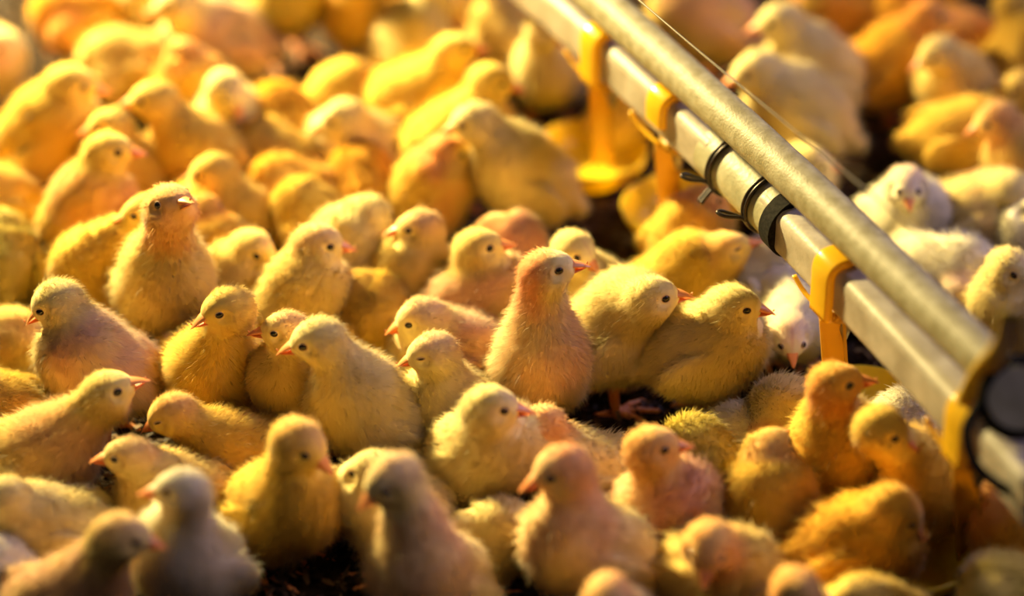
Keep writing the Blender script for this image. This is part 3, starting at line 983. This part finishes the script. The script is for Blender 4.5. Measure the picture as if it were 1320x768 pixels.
K('large pale fluffy back in the centre with its head hidden', 462, 326, 3.2, 60, 30, 478, 276, 50, -30, 'p', det=1, s=1.1)
K('yellow rounded back just left of the large pale fluffy back', 408, 286, 2.8, 120, 10, 400, 264, 120, -30, 'y', det=1)
K('yellow tail end poking between the chicks in the middle', 474, 408, 2.8, 110, 10, 462, 372, 110, -20, 'y', det=2)
K('bright white-yellow chick under the first clip with its head below the tube', 706, 92, 3.6, -80, 45, 704, 36, -40, -10, 'p', det=0, s=.95)
K('glowing yellow chick behind the amber arm of the farthest cup', 804, 148, 3.4, -40, 30, 812, 96, -20, 0, 'm', det=0, s=.8)
# ---- back right
K('dusky chick standing at the top edge right of the round pipe', 908, 24, 4.0, 170, 25, 880, -50, 180, 0, 'm back', det=0, s=1.15)
K('chick looking left at the top right behind the browner sitting one', 1068, 88, 3.6, 175, 30, 1010, 38, 184, -8, 'p', det=0, s=1.1, E=(992, 33))
K('large dusky chick leaning left with orange bill, beyond the wire', 1034, 140, 3.8, 165, 28, 978, 108, 190, -14, 'p', det=0, s=1.15, E=(962, 100))
K('golden chick with orange neck reaching up right at the rear', 1132, 92, 3.2, 25, 25, 1196, 20, 10, -5, 'g ruddy', det=0, s=1.05)
K('chick facing left with red beak, neatly upright at the top right', 1222, 112, 3.2, 215, 40, 1212, 70, 200, -14, 'm', det=0, E=(1204, 78))
K('yellow chick crouched with its back to us at the right, head hidden right', 1238.0, 180.0, 3.2, 10, 0, 1272, 190, -10, -40, 'y', det=0, s=1.05)
K('big yellow chick cut by the top right corner', 1312, 68, 3.4, 60, 30, 1310, 0, 60, 0, 'y', det=0, s=1.1)
K('brownish chick at the top edge above the golden reaching chick', 1098, 6, 3.0, 180, 10, 1060, -10, 180, 0, 'g', det=0)
K('orange-brown chick at the top edge near the top right', 1158, 14, 3.0, 20, 10, 1180, -25, 0, 0, 'g ruddy', det=0)
K('small orange head between the upright chick and the corner chick', 1262, 64, 3.0, 160, 10, 1244, 38, 200, -20, 'g ruddy', det=0, s=.9)
K('chick at the right edge with long neck and beak reaching left', 1326, 222, 3.6, 160, 45, 1292, 158, 188, -16, 'm ruddy', det=1, E=(1273, 163))
K('small yellow head peeking in at the right edge above the reaching chick', 1336, 150, 3.2, 170, 20, 1316, 112, 190, -10, 'y', det=0)
K('whitish lilac chick looking straight at the camera beyond the pipe', 1186, 278, 3.4, -70, 25, 1168, 238, -88, -2, 'w cap', det=1, s=0.98, ef=0.75)
K('cream chick at the right with its head dropped down and turned away', 1268, 286, 3.2, 10, 10, 1306, 252, -60, -38, 'p blush', det=1, s=1.05)
K('pale side of a chick cut by the right edge below the dropped head', 1334, 310, 3.0, 150, 10, 1340, 270, 150, 0, 'w', det=1)
K('pale chick with dark eye at the right edge beside the hanger', 1312, 404, 3.6, 190, 50, 1300, 350, -45, -8, 'p', det=1, E=(1305, 356))
K('white fluffy chick with its pink head tucked down behind the pipe', 1206, 356, 3.0, -10, 0, 1240, 388, -30, -40, 'w cap', det=1, s=1.08)
K('faint pinkish chick mostly hidden behind the round pipe', 1020, 232, 3.0, 20, 20, 1046, 212, 0, 0, 'p', det=1, s=.9)
K('shadowed chick under the water tube behind the pink-capped chick', 966, 356, 2.9, 30, 10, 1000, 326, 10, -10, 'w', det=1, s=.9)
# ---- front right
K('pinkish rump between the head-down chick and the ruddy-crowned chick', 1026, 558, 2.9, 160, 20, 980, 560, 190, -30, 'p wing', det=1, s=0.9)
K('upright chick with ruddy crown and orange beak facing right at the right', 1076, 572.0, 3.6, -50, 58, 1078, 505, 2, 14, 'y ruddy', det=1, s=1.08, E=(1096, 499))
K('chick with dark eye looking right and down before the water tube', 1172, 622, 3.4, -40, 35, 1158, 562, -18, -16, 'y', det=1, s=1.08, E=(1153, 568))
K('pale shoulder showing behind the chick looking right and down', 1146, 565, 2.9, 30, 20, 1190, 548, 0, -30, 'w', det=1, s=.85)
K('egg-shaped yellow chick seen from behind with a pink patch on its crown', 984, 652, 3.4, 70, 55, 994, 578, 60, 10, 'y cap', det=1, s=1.05)
K('ruffled olive-yellow back in front of the bare litter', 908, 622, 2.9, 120, 8, 880, 590, 150, -40, 'l', det=1, s=1.0)
K('small dusky mound of a chick behind the ruffled olive back', 948, 560, 2.5, 20, 0, 990, 552, 0, -30, 'w', det=1, s=.75)
K('orange-headed chick with pink wing facing right in the front centre', 846, 652, 3.2, -10, 28, 826, 590, 0, 12, 'm ruddy blush back', det=0, s=1.08, E=(857, 582))
K('sleeping chick with an orange brow lying low behind the front trio', 770, 622, 2.8, 175, 5, 688, 572, 190, -20, 'p ruddy', eye='s', det=0, E=(683, 562))
K('whitish chick looking down right with a pink beak in the front centre', 608, 588, 3.8, -30, 35, 622, 522, -2, 4, 'p', det=1, s=1.12, E=(650, 533))
K('pale chick preening with its head turned back at the front', 508, 648, 3.2, 160, 25, 480, 606, 150, -20, 'p', det=0, s=1.08)
K('chick with pink crown and shadowed face nearest the bottom centre', 562, 736, 3.4, 210, 40, 528, 650, 212, -20, 'p cap blush', det=0, s=1.12, E=(500, 636))
K('pale wing tip showing right of the pink-crowned bottom centre chick', 622, 688, 3.0, 20, 15, 590, 680, 60, -20, 'p', det=0, s=.8)
K('pink-cheeked chick with a yellow chin looking down left at the front', 776, 698, 3.4, 185, 22, 722, 616, 195, -12, 'p cap ruddy blush', det=0, s=1.15, E=(710, 620))
K('top of a chick head at the bottom edge below the pink-cheeked chick', 790, 805, 3.2, -80, 30, 785, 772, -90, -20, 'p ruddy', det=0)
K('chick facing the camera with a shaded face near the bottom right', 946, 736, 3.2, -40, 15, 914, 704, -100, -22, 'm ruddy', det=0, s=1.08)
K('orange chick head poking above the bottom edge right of centre', 1024, 800, 3.2, -60, 30, 1028, 758, -60, 10, 'm ruddy', det=0)
K('small yellow crown at the bottom edge right of the orange head', 1118, 800, 3.0, 180, 20, 1108, 768, 180, 0, 'y', det=0)
K('golden chick bending its head down toward the dim cup', 1078, 706, 3.2, 8, 8, 1158, 664, -10, -40, 'g', det=0, s=1.15, E=(1175, 680))
K('orange chick in shade at the right edge beside the dim cup arm', 1306, 690, 3.4, 150, 45, 1278, 640, 170, 10, 'g ruddy', det=0)
K('olive-yellow back in the bottom right corner', 1312, 775, 3.0, 160, 10, 1270, 770, 180, -20, 'l', det=0)
K('pale brown chick cut by the left edge near the top', -30, 88, 3.0, 10, 20, -16, 60, 10, -10, 'p ruddy', det=0)

# keep neighbours from sinking into each other: shuffle every chick by a few millimetres
pos = []; rad = []
for a, k in CH:
    q_ = k.get('s', 1.0) * k.get('bs', .88)
    pos.append(at_z(a[1], a[2], a[3] * q_ * CM)[:2]); rad.append(.0245 * q_)
pos = np.array(pos); rad = np.array(rad); start = pos.copy()
for it in range(60):
    df = pos[:, None] - pos[None]; ds = np.linalg.norm(df, axis=2) + np.eye(len(pos))
    ov = np.clip(rad[:, None] + rad[None] - ds, 0, None) * (1 - np.eye(len(pos)))
    pos = pos + .25 * np.sum(df / ds[..., None] * ov[..., None], axis=1)
    mv = pos - start; ln = np.linalg.norm(mv, axis=1)[:, None] + 1e-9
    pos = start + mv / ln * np.minimum(ln, .0065)
for (a, k), p_, s_ in zip(CH, pos, start): chick(*a, nudge=np.array([*(p_ - s_), 0.0]), **k)
for l, n_, z_ in LOG:
    if n_ > 6.2 or n_ < 2.2 or z_ < 2: print('NECK', l, round(n_, 2), round(z_, 2))
